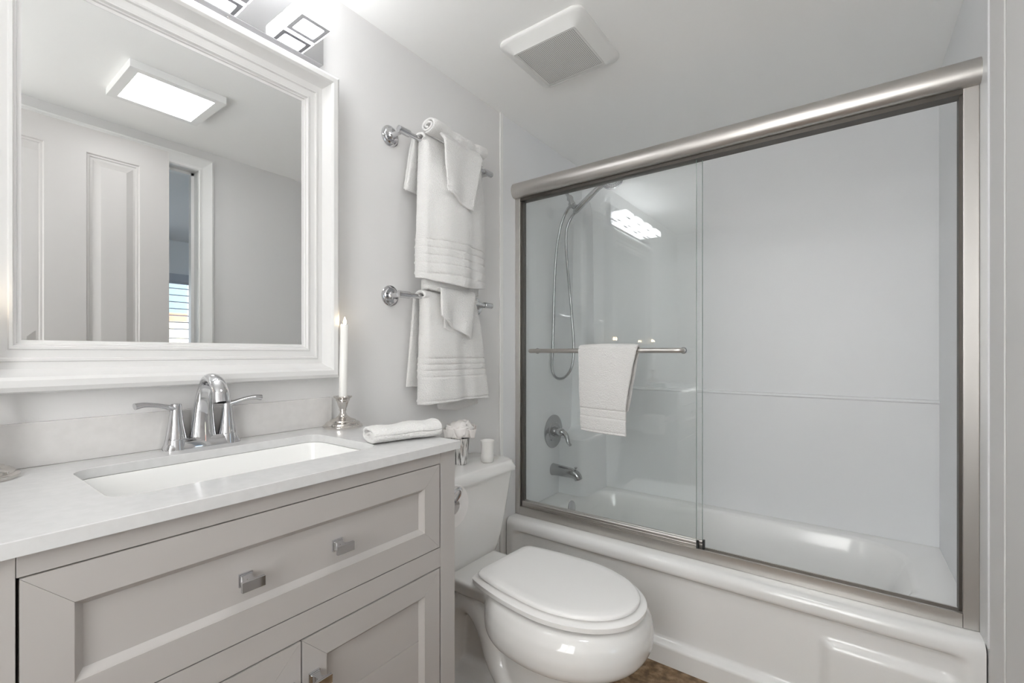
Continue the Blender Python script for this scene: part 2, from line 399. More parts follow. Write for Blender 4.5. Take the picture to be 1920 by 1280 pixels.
# ---------------------------------------------------------------- vanity light
vl = empty('vanity_light', (0, .385, 1.91), 'chrome bar light with glowing square glass blocks above the mirror', 'light')
MB().box((0, .049, 1.912), (.030, .721, 2.035)).build('back_plate', 'chrome', vl, bevel=.0012)
for k in range(4):
    yc = .650 - .177 * k
    g = MB().box((.031, yc - .046, 1.9555), (.119, yc + .046, 1.9965)).build('glass_block', 'block_e', vl, bevel=.005, seg=3)
    mb = MB(); ring_plate(mb, rectmatch(.037, .1155, yc - .0395, yc + .0395), rrect(.048, .1045, yc - .0295, yc + .0295, .004), 1.9540, 1.9556)
    mb.build('square_ring', 'ring', g)
    mb = MB(); o4 = rectmatch(yc - .0395, yc + .0395, 1.9600, 1.9920)
for yy in (.482, .29):
    MB().lathe([(.0035, 0), (.0035, .002), (.002, .003), (0, .003)], (.014, yy, 1.912), (0, 0, -1), 16).build('screw', 'nickel', vl)

# ---------------------------------------------------------------- vanity cabinet
XC, CY0, CY1, CT = .458, .036, .804, .871
vn = empty('vanity_cabinet', (.23, .42, 0), 'light grey bathroom vanity with one wide drawer over two doors', 'cabinet')
mb = MB(); F0 = XC - .02
mb.box((.004, CY0, .10), (.022, CY1, CT)); mb.box((.02, CY0, .09), (F0, CY0 + .018, CT)); mb.box((.02, CY1 - .018, .09), (F0, CY1, CT)); mb.box((.02, CY0, .09), (F0, CY1, .108))
mb.box((F0, CY0, 0), (XC, CY0 + .047, CT)); mb.box((F0, CY1 - .047, 0), (XC, CY1, CT))
mb.box((.02, CY0, 0), (.06, CY0 + .04, .1)); mb.box((.02, CY1 - .04, 0), (.06, CY1, .1))
mb.box((F0, CY0 + .0474, .843), (XC - .0006, CY1 - .0474, CT)); mb.box((F0, CY0 + .0474, .603), (XC - .0006, CY1 - .0474, .648)); mb.box((F0, CY0 + .0474, .08), (XC - .0006, CY1 - .0474, .125))
mb.build('cabinet_body', 'vanity', vn, bevel=.0008)
MB().box((F0 - .010, CY0 + .02, .12), (F0 - .006, CY1 - .02, .865)).build('gap_shade_sheet', 'vanity_shade', vn)  # dark sheet added as painted shade behind drawer and door gaps
def shaker(name, y0, y1, z0, z1, fw, parent, grooves=()):
    mb_ = MB(); xf = XC + .0005; xb = XC - .018; d_ = .0105; g_ = .00022
    def q(y, z, x=xf): return (x, y, z)
    cs = [(y0, z0), (y1, z0), (y1, z1), (y0, z1)]
    ins = [(y0 + fw, z0 + fw), (y1 - fw, z0 + fw), (y1 - fw, z1 - fw), (y0 + fw, z1 - fw)]
    for i in range(4):
        a_, b_ = cs[i], cs[(i + 1) % 4]; c_, e_ = ins[(i + 1) % 4], ins[i]
        dx = (b_[0] - a_[0], b_[1] - a_[1]); L_ = math.hypot(*dx); ux, uz = dx[0] / L_ * g_, dx[1] / L_ * g_
        P4 = [(a_[0] + ux, a_[1] + uz), (b_[0] - ux, b_[1] - uz), (c_[0] - ux, c_[1] - uz), (e_[0] + ux, e_[1] + uz)]
        mb_.loft([[q(*p, x=xb) for p in P4], [q(*p, x=xf) for p in P4]])
    def R(d__, h_): return [(xf - h_, y0 + fw + d__, z0 + fw + d__), (xf - h_, y1 - fw - d__, z0 + fw + d__), (xf - h_, y1 - fw - d__, z1 - fw - d__), (xf - h_, y0 + fw + d__, z1 - fw - d__)]
    mb_.loft([R(0, .001), R(.0015, .0022), R(.0085, d_ - .001), R(.0095, d_)], (False, False))
    zz = sorted([z0 + fw + .0095] + [g for g in grooves] + [z1 - fw - .0095]); ya, yb = y0 + fw + .0095, y1 - fw - .0095
    for i in range(len(zz) - 1):
        lo_ = zz[i] + (.0009 if i else 0); hi_ = zz[i + 1] - (.0009 if i < len(zz) - 2 else 0)
        mb_.add([(xf - d_, ya, lo_), (xf - d_, yb, lo_), (xf - d_, yb, hi_), (xf - d_, ya, hi_)], [(0, 1, 2, 3)])
        if i: mb_.add([(xf - d_, ya, zz[i] - .0009), (xf - d_, yb, zz[i] - .0009), (xf - d_ - .002, yb, zz[i]), (xf - d_ - .002, ya, zz[i]), (xf - d_, ya, lo_), (xf - d_, yb, lo_)], [(0, 1, 2, 3), (3, 2, 5, 4)])
    return mb_.build(name, 'vanity', parent)
def knob(y, z, parent):
    x = XC + .0005 - .0105 if parent.name.startswith('drawer') else XC + .0005
    mb_ = MB(); h_ = .0095
    def sq(xx, hy, hz): return [(xx, y - hy, z - hz), (xx, y + hy, z - hz), (xx, y + hy, z + hz), (xx, y - hy, z + hz)]
    mb_.loft([sq(x, .0105, .0105), sq(x + .003, .0105, .0105)]); mb_.loft([sq(x + .003, .009, .009), sq(x + .005, .009, .009)])
    mb_.loft([sq(x + .005, .0095, .008), sq(x + .010, .006, .0072), sq(x + .016, .0045, .0068), sq(x + .021, .006, .0072), sq(x + .025, .0105, .0078)])
    mb_.loft([sq(x + .025, .0175, .008), sq(x + .0305, .0175, .008)])
    return mb_.build('knob', 'chrome', parent, bevel=.0006)
dr = shaker('drawer_front', .086, .7525, .6505, .8415, .046, vn)
knob(.333, .741, dr); knob(.495, .741, dr)
d1 = shaker('cabinet_door', .086, .4188, .128, .6005, .046, vn, (.456, .356, .256)); d2 = shaker('cabinet_door', .4215, .7525, .128, .6005, .046, vn, (.456, .356, .256))
knob(.397, .527, d1); knob(.443, .527, d2)

# ---------------------------------------------------------------- countertop, sink
ct = empty('countertop', (.23, .42, CT), 'glossy white quartz vanity top with a short backsplash', 'countertop')
SX0, SX1, SY0, SY1, SR = .104, .368, .187, .655, .035
mb = MB(); ring_plate(mb, rectmatch(.001, .470, .028, .812), rrect(SX0, SX1, SY0, SY1, SR), CT, .890)
mb.build('slab', 'quartz', ct, bevel=.0015)
MB().box((.0, .028, .8902), (.012, .758, .972)).build('backsplash', 'splash', ct, bevel=.001)
sk = empty('sink', (.236, .42, .77), 'rectangular white undermount sink set in the vanity top', 'sink')
mb = MB()
def sr(d_, z, r_): return [(px, py, z) for px, py in rrect(SX0 - d_, SX1 + d_, SY0 - d_, SY1 + d_, r_)]
mb.loft([sr(.02, .8705, .05), sr(-.0, .8705, SR), sr(-.004, .862, SR), sr(-.008, .80, .035), sr(-.016, .775, .035), sr(-.034, .762, .03), sr(-.07, .758, .02), sr(-.075, .745, .02), sr(-.02, .745, .03), sr(.006, .80, .04), sr(.02, .862, .05), sr(.02, .8705, .05)], (False, False))
mb.add([(px, py, .758) for px, py in rrect(SX0 + .07, SX1 - .07, SY0 + .07, SY1 - .07, .02)], [tuple(range(28))])
mb.build('basin', 'sink', sk, smooth=50)
MB().lathe([(.022, 0), (.022, .002), (.016, .0035), (0, .004)], (.22, .42, .758), seg=24).build('drain', 'chrome', sk, smooth=40)

# ---------------------------------------------------------------- faucet
FZ, FX = .890, .036
fc = empty('faucet', (FX, .42, FZ), 'chrome two-handle faucet with arched spout behind the sink', 'faucet')
mb = MB()
mb.loft([[(px, py, z) for px, py in rrect(.0135 + e, .0575 - e, .345 + e, .495 - e, .012)] for z, e in ((FZ, 0), (FZ + .004, 0), (FZ + .021, .006), (FZ + .023, .008))])
mb.build('base_plate', 'chrome', fc, smooth=40)
for yv, s in ((.368, -1), (.470, 1)):
    hb = MB()
    rings = []
    for z, r_ in ((0, .0245), (.022, .0205), (.0225, .0195), (.024, .0195), (.05, .0150), (.08, .0115), (.094, .0105), (.0985, .0100), (.0995, .008)):
        rings.append([(FX + r_ * .95 * math.cos(a) , yv + r_ * math.sin(a), FZ + z) for a in [2 * PI * k / 28 for k in range(28)]])
    hb.loft(rings); h_ = hb.build('handle', 'chrome', fc, smooth=40)
    pts = smoothpath([(FX, yv, FZ + .088), (FX + .002, yv + s * .015, FZ + .093), (FX + .004, yv + s * .036, FZ + .099), (FX + .006, yv + s * .058, FZ + .102), (FX + .007, yv + s * .074, FZ + .100)], 5)
    n_ = len(pts)
    MB().tube(pts, [(.0072 - .0022 * math.sin(PI * i / (n_ - 1)) , .0105 - .0025 * math.sin(PI * i / (n_ - 1))) for i in range(n_)], 16).build('lever', 'chrome', h_, smooth=50)
pts = smoothpath([(FX, .42, FZ), (FX - .001, .42, FZ + .04), (FX + .002, .42, FZ + .085), (FX + .012, .42, FZ + .128), (FX + .036, .42, FZ + .153), (FX + .068, .42, FZ + .150), (FX + .092, .42, FZ + .128), (FX + .100, .42, FZ + .104)], 6)
n_ = len(pts); rr = []
for i in range(n_):
    t_ = i / (n_ - 1)
    ww = .030 - .030 * t_ * 1.15 if t_ < .45 else .0146 + (t_ - .45) * .006
    dd = .020 - .022 * t_ if t_ < .45 else .0100 + (t_ - .45) * .004
    rr.append((max(dd, .0098), max(ww, .0145)))
sp = MB().tube(pts, rr, 24, up=(1, 0, 0)).build('spout', 'chrome', fc, smooth=50)
MB().lathe([(.0085, 0), (.0085, .002), (.006, .002), (.006, .0)], tuple(pts[-1] + Vector((0.0004, 0, -.002))), seg=20).build('aerator', 'dark', sp)

# ---------------------------------------------------------------- candlesticks
def candlestick(x, y, z0, lab_h, lab_c, tilt=(0, 0)):
    pr = [(.0525, 0), (.0535, .002), (.0535, .006), (.051, .008), (.0475, .009), (.047, .013), (.043, .016), (.036, .018), (.035, .021), (.030, .023), (.020, .027), (.012, .034), (.0085, .042), (.0085, .047), (.0105, .048), (.0105, .050), (.0095, .052), (.0125, .060), (.0155, .070), (.0165, .074), (.019, .076), (.019, .078), (.0185, .079), (.022, .083), (.0245, .085), (.0255, .087), (.0245, .089), (.016, .088), (.0120, .086), (.0118, .070), (0, .070)]
    o = MB().lathe(pr, (x, y, z0), seg=56).build('candlestick', 'silver', smooth=38); origin_to(o, (x, y, z0)); tag(o, lab_h, 'candlestick', 'candlesticks on the vanity top')
    cd = empty('taper_candle', (x, y, z0 + .071), lab_c, 'candle', 'taper candles')
    bz, tz = z0 + .071, z0 + .2915; dx, dy = tilt
    MB().tube([(x, y, bz), (x + dx * .9, y + dy * .9, tz - .004), (x + dx, y + dy, tz)], [.0113, .0113, .0100], 28).build('wax', 'wax', cd, smooth=45)
    fx, fy = x + dx, y + dy
    MB().lathe([(.001, -.001), (.0035, .002), (.0045, .006), (.0038, .011), (.0018, .017), (0, .022)], (fx, fy, tz), seg=16).build('flame', 'flame', cd, smooth=60)
candlestick(.0665, .758, .8902, 'silver candlestick at the right end of the backsplash', 'lit white taper candle right of the mirror', (.001, .0055))
candlestick(.0665, .078, .8902, 'silver candlestick cut off at the left edge of the picture, only its base rim showing', 'white taper candle outside the left edge, seen only as a reflected flame')

# ---------------------------------------------------------------- towels
DISP = bpy.data.textures.new('terry_fuzz', 'CLOUDS'); DISP.noise_scale = .006
DISP2 = bpy.data.textures.new('cloth_soft', 'CLOUDS'); DISP2.noise_scale = .07
def fuzz(o, s=.0018, soft=.004):
    if soft:
        d_ = o.modifiers.new('soft', 'DISPLACE'); d_.texture = DISP2; d_.strength = soft; d_.mid_level = .5; d_.texture_coords = 'GLOBAL'
    d_ = o.modifiers.new('fuzz', 'DISPLACE'); d_.texture = DISP; d_.strength = s; d_.mid_level = .5; d_.texture_coords = 'GLOBAL'
def sheet(name, fn, nu, nv, th, parent, material='terry', fz=.0018, soft=.004):
    mb_ = MB(); rows_ = [[fn(i / nu, j / nv) for j in range(nv + 1)] for i in range(nu + 1)]
    mb_.grid(rows_); o = mb_.build(name, material, parent, smooth=80)
    solid(o, th); subsurf(o, 1); fuzz(o, fz, soft)
    return o
def lerp(a, b_, t_): return a + (b_ - a) * t_
def interp(tab, t_):
    for i in range(len(tab) - 1):
        if t_ <= tab[i + 1][0]:
            f = (t_ - tab[i][0]) / (tab[i + 1][0] - tab[i][0]); return lerp(tab[i][1], tab[i + 1][1], f)
    return tab[-1][1]
def wall_towel(root, ztop, yl_t, yr_t, yl_b, yr_b, zf, zb, bulge, bands, hem, ybl, ybr, xf=.088, seed=1, sag=.0):
    # one sheet: up the back, over the bar, down the front; stitched woven bands as grooves
    xb, Lf, Lb = .036, ztop - zf, ztop - zb
    N_ = 270; nv = 44
    rnd = random.Random(seed); ph = [rnd.random() * 6 for _ in range(4)]
    def fn(u, v):
        tot = Lb + .07 + Lf; s = u * tot; v2 = (v - .5) * 2
        if s < Lb:
            k = 1 - s / Lb; z = ztop - .018 - (Lb - .018) * k; x = xb - .008 * k + .004 * math.sin(v * 9 + ph[0]); yl, yr = lerp(yl_t, ybl, k), lerp(yr_t, ybr, k)
        elif s < Lb + .07:
            a = (s - Lb) / .07 * PI; z = ztop - .018 + .020 * math.sin(a); x = lerp(xb, xf, (1 - math.cos(a)) / 2); yl, yr = yl_t, yr_t
        else:
            k = (s - Lb - .07) / Lf; z = ztop - .018 - (Lf - .018) * k; yl, yr = lerp(yl_t, yl_b, k ** .8), lerp(yr_t, yr_b, k ** .8); v = .5 + (min(1, abs(v2) / .93) * math.copysign(.468, v2))
            bl = bulge * min(1, k * 3)
            x = xf + bl * (1 - abs(v2) ** 2.4) + .006 * k * math.sin(v * 11 + ph[1]) + .003 * math.sin(v * 23 + ph[2]) * k
            z += sag * k * (abs(v2) ** 2) * .0 - sag * k * (1 - v2 * v2)
            for bz in bands:
                if abs(z - bz) < .0045: x -= .0055 * (1 - abs(z - bz) / .0045)
            if bands and min(bands) < z < max(bands): x -= .0018
            if abs(z - hem) < .004: x -= .0045
            if abs(v2) > .86: x -= ((abs(v2) - .86) / .14) ** 1.6 * .034
        return (x, lerp(yl, yr, v), z)
    return sheet('towel_body', fn, N_, nv, .010, root)
# towel bars
def towel_bar(z, lab):
    tb = empty('towel_bar', (0, 1.2, z), lab, 'towel bar', 'chrome towel bars on the left wall')
    for yy in (.975, 1.412):
        ro = MB().lathe([(.033, 0), (.034, .003), (.034, .005), (.031, .007), (.027, .008), (.027, .010), (.024, .013), (.014, .014), (.012, .016), (.008, .022), (.0078, .055)], (0, yy, z), (1, 0, 0), 44).build('rosette', 'chrome', tb, smooth=35)
        s = -1 if yy < 1.2 else 1
        MB().tube([(.066, yy + s * .019, z), (.066, yy + s * .017, z), (.066, yy - s * .026, z), (.066, yy - s * .028, z)], [.006, .0115, .0115, .009], 20).build('end_socket', 'chrome', tb, smooth=40)
    MB().tube([(.066, .975, z), (.066, 1.412, z)], .0078, 20).build('bar', 'chrome', tb, smooth=60)
towel_bar(1.818, 'chrome towel bar holding the upper towels'); towel_bar(1.290, 'chrome towel bar holding the lower towels')
# upper bath towel
t1 = empty('bath_towel', (.08, 1.2, 1.34), 'thick folded white bath towel on the upper bar', 'towel', 'white bath towels on the wall bars')
wall_towel(t1, 1.836, 1.044, 1.352, 1.028, 1.364, 1.352, 1.645,   .046, [1.482, 1.456, 1.430, 1.402], 1.368, 1.015, 1.33, seed=3, sag=.02)
def inner1(u, v):
    v2 = (v - .5) * 2; return (.072 + .030 * (1 - abs(v2) ** 2.2) , lerp(1.055, 1.338, v), 1.60 - u * (1.60 - 1.318) - .012 * (1 - v2 * v2) * u)
sheet('inner_fold', inner1, 30, 24, .012, t1)
def inner1b(u, v):
    v2 = (v - .5) * 2; return (.050 + .014 * (1 - v2 * v2), lerp(1.07, 1.335, v), 1.60 - u * (1.60 - 1.302) - .008 * (1 - v2 * v2))
sheet('inner_fold', inner1b, 30, 24, .012, t1)
# lower bath towel
t2 = empty('bath_towel', (.08, 1.2, .92), 'thick folded white bath towel on the lower bar', 'towel', 'white bath towels on the wall bars')
wall_towel(t2, 1.306, 1.050, 1.322, 1.044, 1.388, .925, .985, .022, [1.083, 1.062, 1.041, 1.018], .938, 1.024, 1.34, seed=5, sag=-.006)
def inner2(u, v):
    v2 = (v - .5) * 2; return (.060 + .008 * math.cos(v * 5), lerp(1.13 - .0 * u, 1.35, v), 1.15 - u * (1.15 - .905) - .018 * (1 - abs(v2)) * u)
sheet('inner_fold', inner2, 30, 24, .012, t2)
# upper washcloth: rolled top edge lying over the bath towel, with a hanging tail
wc = empty('washcloth', (.1, 1.16, 1.62), 'white washcloth with a rolled top edge over the upper bath towel', 'towel', 'washcloths hung over the bath towels')
def roll(u, v):
    a = u * 2 * PI * 2.1 - 3.1; r_ = .027 - .021 * u
    y_ = lerp(1.044, 1.322, v); k = 1 + .10 * math.sin(v * 14) + .06 * math.sin(v * 31)
    return (.106 + r_ * 1.22 * k * math.cos(a + 1.2), y_, 1.853 - .004 * v + r_ * .82 * k * math.sin(a + 1.2) + .004 * math.sin(v * 8))
sheet('rolled_edge', roll, 64, 60, .008, wc, soft=.002)
def tail(u, v):
    # hangs from under the roll, edges gathering towards a slanted hem
    yl = lerp(1.082, 1.098, u); yr = lerp(1.285, 1.222, u)
    zt = lerp(1.838, 1.834, v); zb = lerp(1.643, 1.602, v) - .006 * math.sin(v * PI)
    x = .137 + .008 * math.sin(v * 7 + .6) * (.25 + .75 * u) + .010 * u * math.sin(v * PI)
    if u < .12: x -= (.12 - u) * .16
    if abs(u - .93) < .02: x -= .003
    return (x + .006, lerp(yl, yr, v), lerp(zt, zb, u))
sheet('hanging_tail', tail, 56, 34, .009, wc, soft=.005)
def wback(u, v):
    k = u; return (.030 - .004 * k, lerp(lerp(1.045, 1.012, k), 1.25, v), lerp(1.84, 1.648, k) - .01 * v * k)
sheet('back_flap', wback, 30, 24, .008, wc, soft=.004)
wc2 = empty('washcloth', (.1, 1.16, 1.15), 'small white washcloth with a folded-back corner over the lower bath towel', 'towel', 'washcloths hung over the bath towels')
def tail2(u, v):
    if u < .15:
        a = u / .15 * PI * .62; z = 1.318 + .010 * math.sin(a) - .004; x = .060 + .052 * (1 - math.cos(a)) / 1.37; return (x, lerp(1.098, 1.278, v), z)
    k = (u - .15) / .85
    yl, yr = lerp(1.098, 1.084, k), lerp(1.278, 1.232, k)
    zb = lerp(1.225, 1.148, v ** .9); x = .114 + .010 * k + .010 * math.sin(v * 8 + 1) * k + .008 * k * math.sin(v * PI)
    if abs(k - .93) < .02: x -= .002
    return (x, lerp(yl, yr, v), lerp(1.316, zb, k))
sheet('front_flap', tail2, 48, 30, .008, wc2, soft=.004)
def tail2b(u, v): return (.114 + .002 * v, lerp(1.115, 1.226, v), lerp(1.29, lerp(1.185, 1.150, v), u))
sheet('under_flap', tail2b, 30, 20, .006, wc2, soft=.002)

# ---------------------------------------------------------------- folded towel on the counter
ft = empty('hand_towel', (.345, .74, .8902), 'folded white hand towel lying on the counter by its right end', 'towel')
def foldtowel(idx, r0, hgt, inset, name):
    ax = Vector((.052, .166, 0)); L_ = ax.length; ax.normalize(); nx = Vector((ax.y, -ax.x, 0)); c = Vector((.345, .742, .8945))
    def fn(u, v):
        a = u * 2 * PI; t_ = (v - .5) * (L_ - inset)
        hh = hgt * (1 + .22 * (v - .3) + .07 * math.sin(v * 13)); wx = r0 * (1 + .06 * math.sin(v * 9 + 1))
        cx_ = abs(math.cos(a)) ** .7 * math.copysign(1, math.cos(a)); cz_ = abs(math.sin(a)) ** .8 * math.copysign(1, math.sin(a))
        p = c + ax * t_ + nx * (wx * cx_) + Vector((0, 0, hh * (cz_ + 1)))
        return tuple(p)
    return sheet(name, fn, 44, 50, .007, ft, soft=.003)
foldtowel(0, .036, .0148, 0, 'outer_fold'); foldtowel(1, .025, .0092, .008, 'inner_fold')
foldtowel(2, .012, .0055, .012, 'inner_fold')

# ---------------------------------------------------------------- toilet
TY = 1.172
to = empty('toilet', (.4, TY, 0), 'white two-piece toilet between the vanity and the tub', 'toilet')
def egg(xb, xf, hw, z, n=48, sq=2.3, split=.52, yo=0):
    xm = xb + (xf - xb) * split; pts = []
    for k in range(n):
        a = 2 * PI * k / n; c_, s_ = math.cos(a), math.sin(a)
        e = 2 / (sq if c_ < 0 else 2.05)
        xx = abs(c_) ** e * math.copysign(1, c_); yy = abs(s_) ** (2 / 2.2) * math.copysign(1, s_)
        pts.append((xm + xx * ((xf - xm) if c_ >= 0 else (xm - xb)), TY + yo + yy * hw, z))
    return pts
mb = MB()
mb.loft([egg(.20, .690, .122, 0), egg(.20, .690, .122, .02), egg(.30, .668, .108, .05), egg(.32, .655, .104, .13), egg(.33, .665, .106, .19), egg(.33, .680, .112, .235), egg(.33, .705, .130, .256),
         egg(.32, .755, .172, .270), egg(.315, .790, .203, .284), egg(.31, .802, .213, .302), egg(.31, .804, .215, .335), egg(.31, .799, .207, .365), egg(.315, .786, .192, .386), egg(.32, .775, .184, .391)])
# rear deck and web
def blk(x0, x1, hw0, hw1, z0, z1, r_=.02):
    mb.loft([[(px, py, z0) for px, py in rrect(x0, x1, TY - hw0, TY + hw0, min(r_, hw0 * .8))], [(px, py, z1) for px, py in rrect(x0, x1, TY - hw1, TY + hw1, min(r_, hw1 * .8))]])
blk(.045, .42, .105, .125, .335, .388, .03)
blk(.10, .42, .045, .05, .02, .36)
for s in (-1, 1):
    path = smoothpath([(.50, TY + s * .070, .15), (.43, TY + s * .072, .10), (.36, TY + s * .070, .16), (.315, TY + s * .066, .25), (.25, TY + s * .062, .300), (.185, TY + s * .060, .265), (.165, TY + s * .060, .17), (.16, TY + s * .058, .06)], 5)
    mb.tube(path, .040, 16)
mb.loft([[(px, py, z) for px, py in rrect(.09 + e, .50, TY - .118 + e, TY + .118 - e, .05)] for z, e in ((0, 0), (.035, .004), (.06, .03), (.10, .05))])
tbowl = mb.build('bowl', 'porcelain', to)
r_ = tbowl.modifiers.new('remesh', 'REMESH'); r_.mode = 'VOXEL'; r_.voxel_size = .0065; r_.use_smooth_shade = True
s_ = tbowl.modifiers.new('smooth', 'SMOOTH'); s_.factor = .6; s_.iterations = 7
# seat and lid
def outline(f, z, sc_=1.0, grow=0.0):
    tab = [(.310, .102), (.316, .118), (.330, .130), (.39, .144), (.47, .155), (.56, .160), (.63, .151), (.69, .128), (.73, .098), (.755, .066), (.768, .034), (.772, .0)]
    pts = []
    for x_, h_ in tab: pts.append((x_, -h_))
    for x_, h_ in reversed(tab[:-1]): pts.append((x_, h_))
    out = []; rot = math.radians(-3.2) * f
    for x_, y_ in pts:
        dx, dy = (x_ - .53), y_
        L_ = math.hypot(dx, dy); dx += dx / L_ * grow; dy += dy / L_ * grow
        out.append((.53 + dx * math.cos(rot) - dy * math.sin(rot), TY + .001 + dx * math.sin(rot) + dy * math.cos(rot), z))
    return out
def smooth_closed(pts, n=4):
    P_ = [Vector(p) for p in pts]; N_ = len(P_); out = []
    for i in range(N_ - 1):
        a_, b_, c_, d_ = P_[max(i - 1, 0)], P_[i], P_[i + 1], P_[min(i + 2, N_ - 1)]
        for k in range(n):
            t_ = k / n; out.append(.5 * ((2 * b_) + (c_ - a_) * t_ + (2 * a_ - 5 * b_ + 4 * c_ - d_) * t_ ** 2 + (-a_ + 3 * b_ - 3 * c_ + d_) * t_ ** 3))
    out.append(P_[-1]); return out
def plate(rings, name, material):
    return MB().loft([smooth_closed(r__) for r__ in rings]).build(name, material, to, smooth=50)
plate([outline(1, .3968, grow=-.012), outline(1, .3975, grow=.010), outline(1, .400, grow=.018), outline(1, .4125, grow=.019), outline(1, .4162, grow=.013), outline(1, .4165, grow=-.02)], 'seat', 'seat')
lid = plate([outline(1, .4212, grow=-.025), outline(1, .4217, grow=-.004), outline(1, .4232, grow=.001), outline(1, .4275, grow=.001), outline(1, .431, grow=-.002), outline(1, .4335, grow=-.008), outline(1, .4345, grow=-.03)], 'seat_cover', 'seat')
for s in (-1, 1):
    MB().tube([(.292, TY + s * .072, .402), (.330, TY + s * .072, .402)], [.011, .011], 16).build('hinge', 'seat', to, smooth=50)
MB().lathe([(.006, 0), (.006, .003), (0, .004)], (.276, TY - .075, .388), seg=14).build('bolt_cap', 'dark', to)
# tank (tapering) and tank lid
mb = MB(); rings = []
for z, x0, x1, hw in ((.380, .05, .186, .140), (.386, .045, .193, .150), (.41, .04, .197, .160), (.46, .035, .200, .178), (.56, .03, .204, .204), (.668, .028, .208, .228)):
    rings.append([(px, py, z) for px, py in rrect(x0, x1, TY - hw, TY + hw, .034, 8)])
mb.loft(rings); mb.build('tank', 'porcelain', to, smooth=50)
mb = MB(); rings = []
for z, e in ((.664, .004), (.666, 0), (.676, -.001), (.693, .008), (.698, .012), (.700, .018)):
    x0, x1, h_ = .012 + e * .4, .232 - e, .246 - e
    pts = []
    for px, py in rrect(x0, x1, TY - h_, TY + h_, .045 if e < .01 else .04, 8):
        # bowed ends
        pts.append((px - .020 * max(0, (abs(py - TY) / h_)) ** 3, py, z))
    rings.append(pts)
mb.loft(rings); mb.build('tank_lid', 'porcelain', to, smooth=50)
MB().tube([(.206, TY - .15, .62), (.222, TY - .15, .62), (.232, TY - .13, .615), (.234, TY - .08, .610)], [.012, .008, .007, .006], 12).build('flush_lever', 'chrome', to, smooth=50)

# ---------------------------------------------------------------- vase, flower, cup on the tank
vx, vy, vz = .092, 1.218, .7005
va = MB().lathe([(0, 0), (.026, 0), (.0275, .003), (.028, .02), (.031, .06), (.034, .092), (.0355, .094), (.033, .094), (.0285, .03), (.025, .008), (0, .008)], (vx, vy, vz), seg=48, caps=(False, False)).build('vase', 'mercury', smooth=50)
origin_to(va, (vx, vy, vz)); tag(va, 'streaked silver glass tumbler vase on the toilet tank', 'vase')
fl = empty('flower', (vx, vy, vz + .08), 'fluffy white ruffled blossom sitting in the silver vase', 'flower')
mb = MB(); rnd = random.Random(11)
for k in range(80):
    th = rnd.random() * 2 * PI; ph = (rnd.random() ** .7) * 1.62; R0 = .031 + .017 * rnd.random()
    d_ = Vector((math.cos(th) * math.sin(ph), math.sin(th) * math.sin(ph), math.cos(ph) * .92))
    side = d_.cross(Vector((0, 0, 1)) if abs(d_.z) < .9 else Vector((1, 0, 0))).normalized(); up = side.cross(d_).normalized()
    c = Vector((vx, vy + .002, vz + .108)) + Vector((d_.x * 1.15, d_.y * 1.35, d_.z * .95)) * R0
    rows_ = []; sz = .019 + .008 * rnd.random(); p1 = rnd.random() * 6
    for i in range(7):
        row = []
        for j in range(9):
            u, v = i / 6, (j / 8 - .5) * 2
            wv = math.sin(v * 6 + p1) * .25 * u
            p = c + side * (v * sz * (.45 + .75 * u) * math.sqrt(max(0, 1 - (u * .5) ** 2))) + up * ((u - .35) * sz * 1.3) + d_ * (sz * (-.45 * v * v + .30 * wv + .12 * u * u))
            row.append(p)
        rows_.append(row)
    mb.grid(rows_)
pt = mb.build('petals', 'petal', fl, smooth=80); solid(pt, .0009); pt['kind'] = 'stuff'
MB().tube([(vx, vy, vz + .012), (vx + .004, vy, vz + .11)], .0025, 8).build('stem', 'petal', fl)
cpx, cpy = .155, 1.297
cp = MB().lathe([(0, 0), (.019, 0), (.0225, .003), (.0235, .02), (.0225, .045), (.0235, .065), (.0262, .079), (.0255, .0795), (.0222, .066), (.021, .04), (.0, .04)], (cpx, cpy, .7005), seg=40, caps=(False, False)).build('votive_cup', 'ceramic', smooth=50)
origin_to(cp, (cpx, cpy, .7005)); tag(cp, 'small plain matte white cup on the toilet tank', 'cup')

# ---------------------------------------------------------------- toilet paper on the vanity side
tp = MB(); rc = (0, .866, .700)
tp.lathe([(.020, .296), (.0545, .296), (.0555, .298), (.0555, .396), (.0545, .398), (.020, .398), (.020, .296)], rc, (1, 0, 0), 56, caps=(False, False))
tpo = tp.build('toilet_paper_roll', 'paper', smooth=40); origin_to(tpo, (.347, .866, .700)); tag(tpo, 'white toilet paper roll beside the vanity, half hidden', 'toilet paper')
th = empty('toilet_paper_holder', (.35, .806, .70), 'chrome hooked toilet paper holder on the vanity side', 'holder')
MB().lathe([(.022, 0), (.022, .004), (.016, .008), (.007, .010), (.007, .018)], (.425, .804, .735), (0, 1, 0), 28).build('rosette', 'chrome', th, smooth=35)
pts = smoothpath([(.425, .818, .735), (.426, .838, .752), (.424, .858, .754), (.418, .868, .742), (.410, .866, .724), (.397, .866, .7157), (.34, .866, .7155), (.285, .866, .7155)], 6)
MB().tube(pts, .0045, 12).build('hook_arm', 'chrome', th, smooth=50)

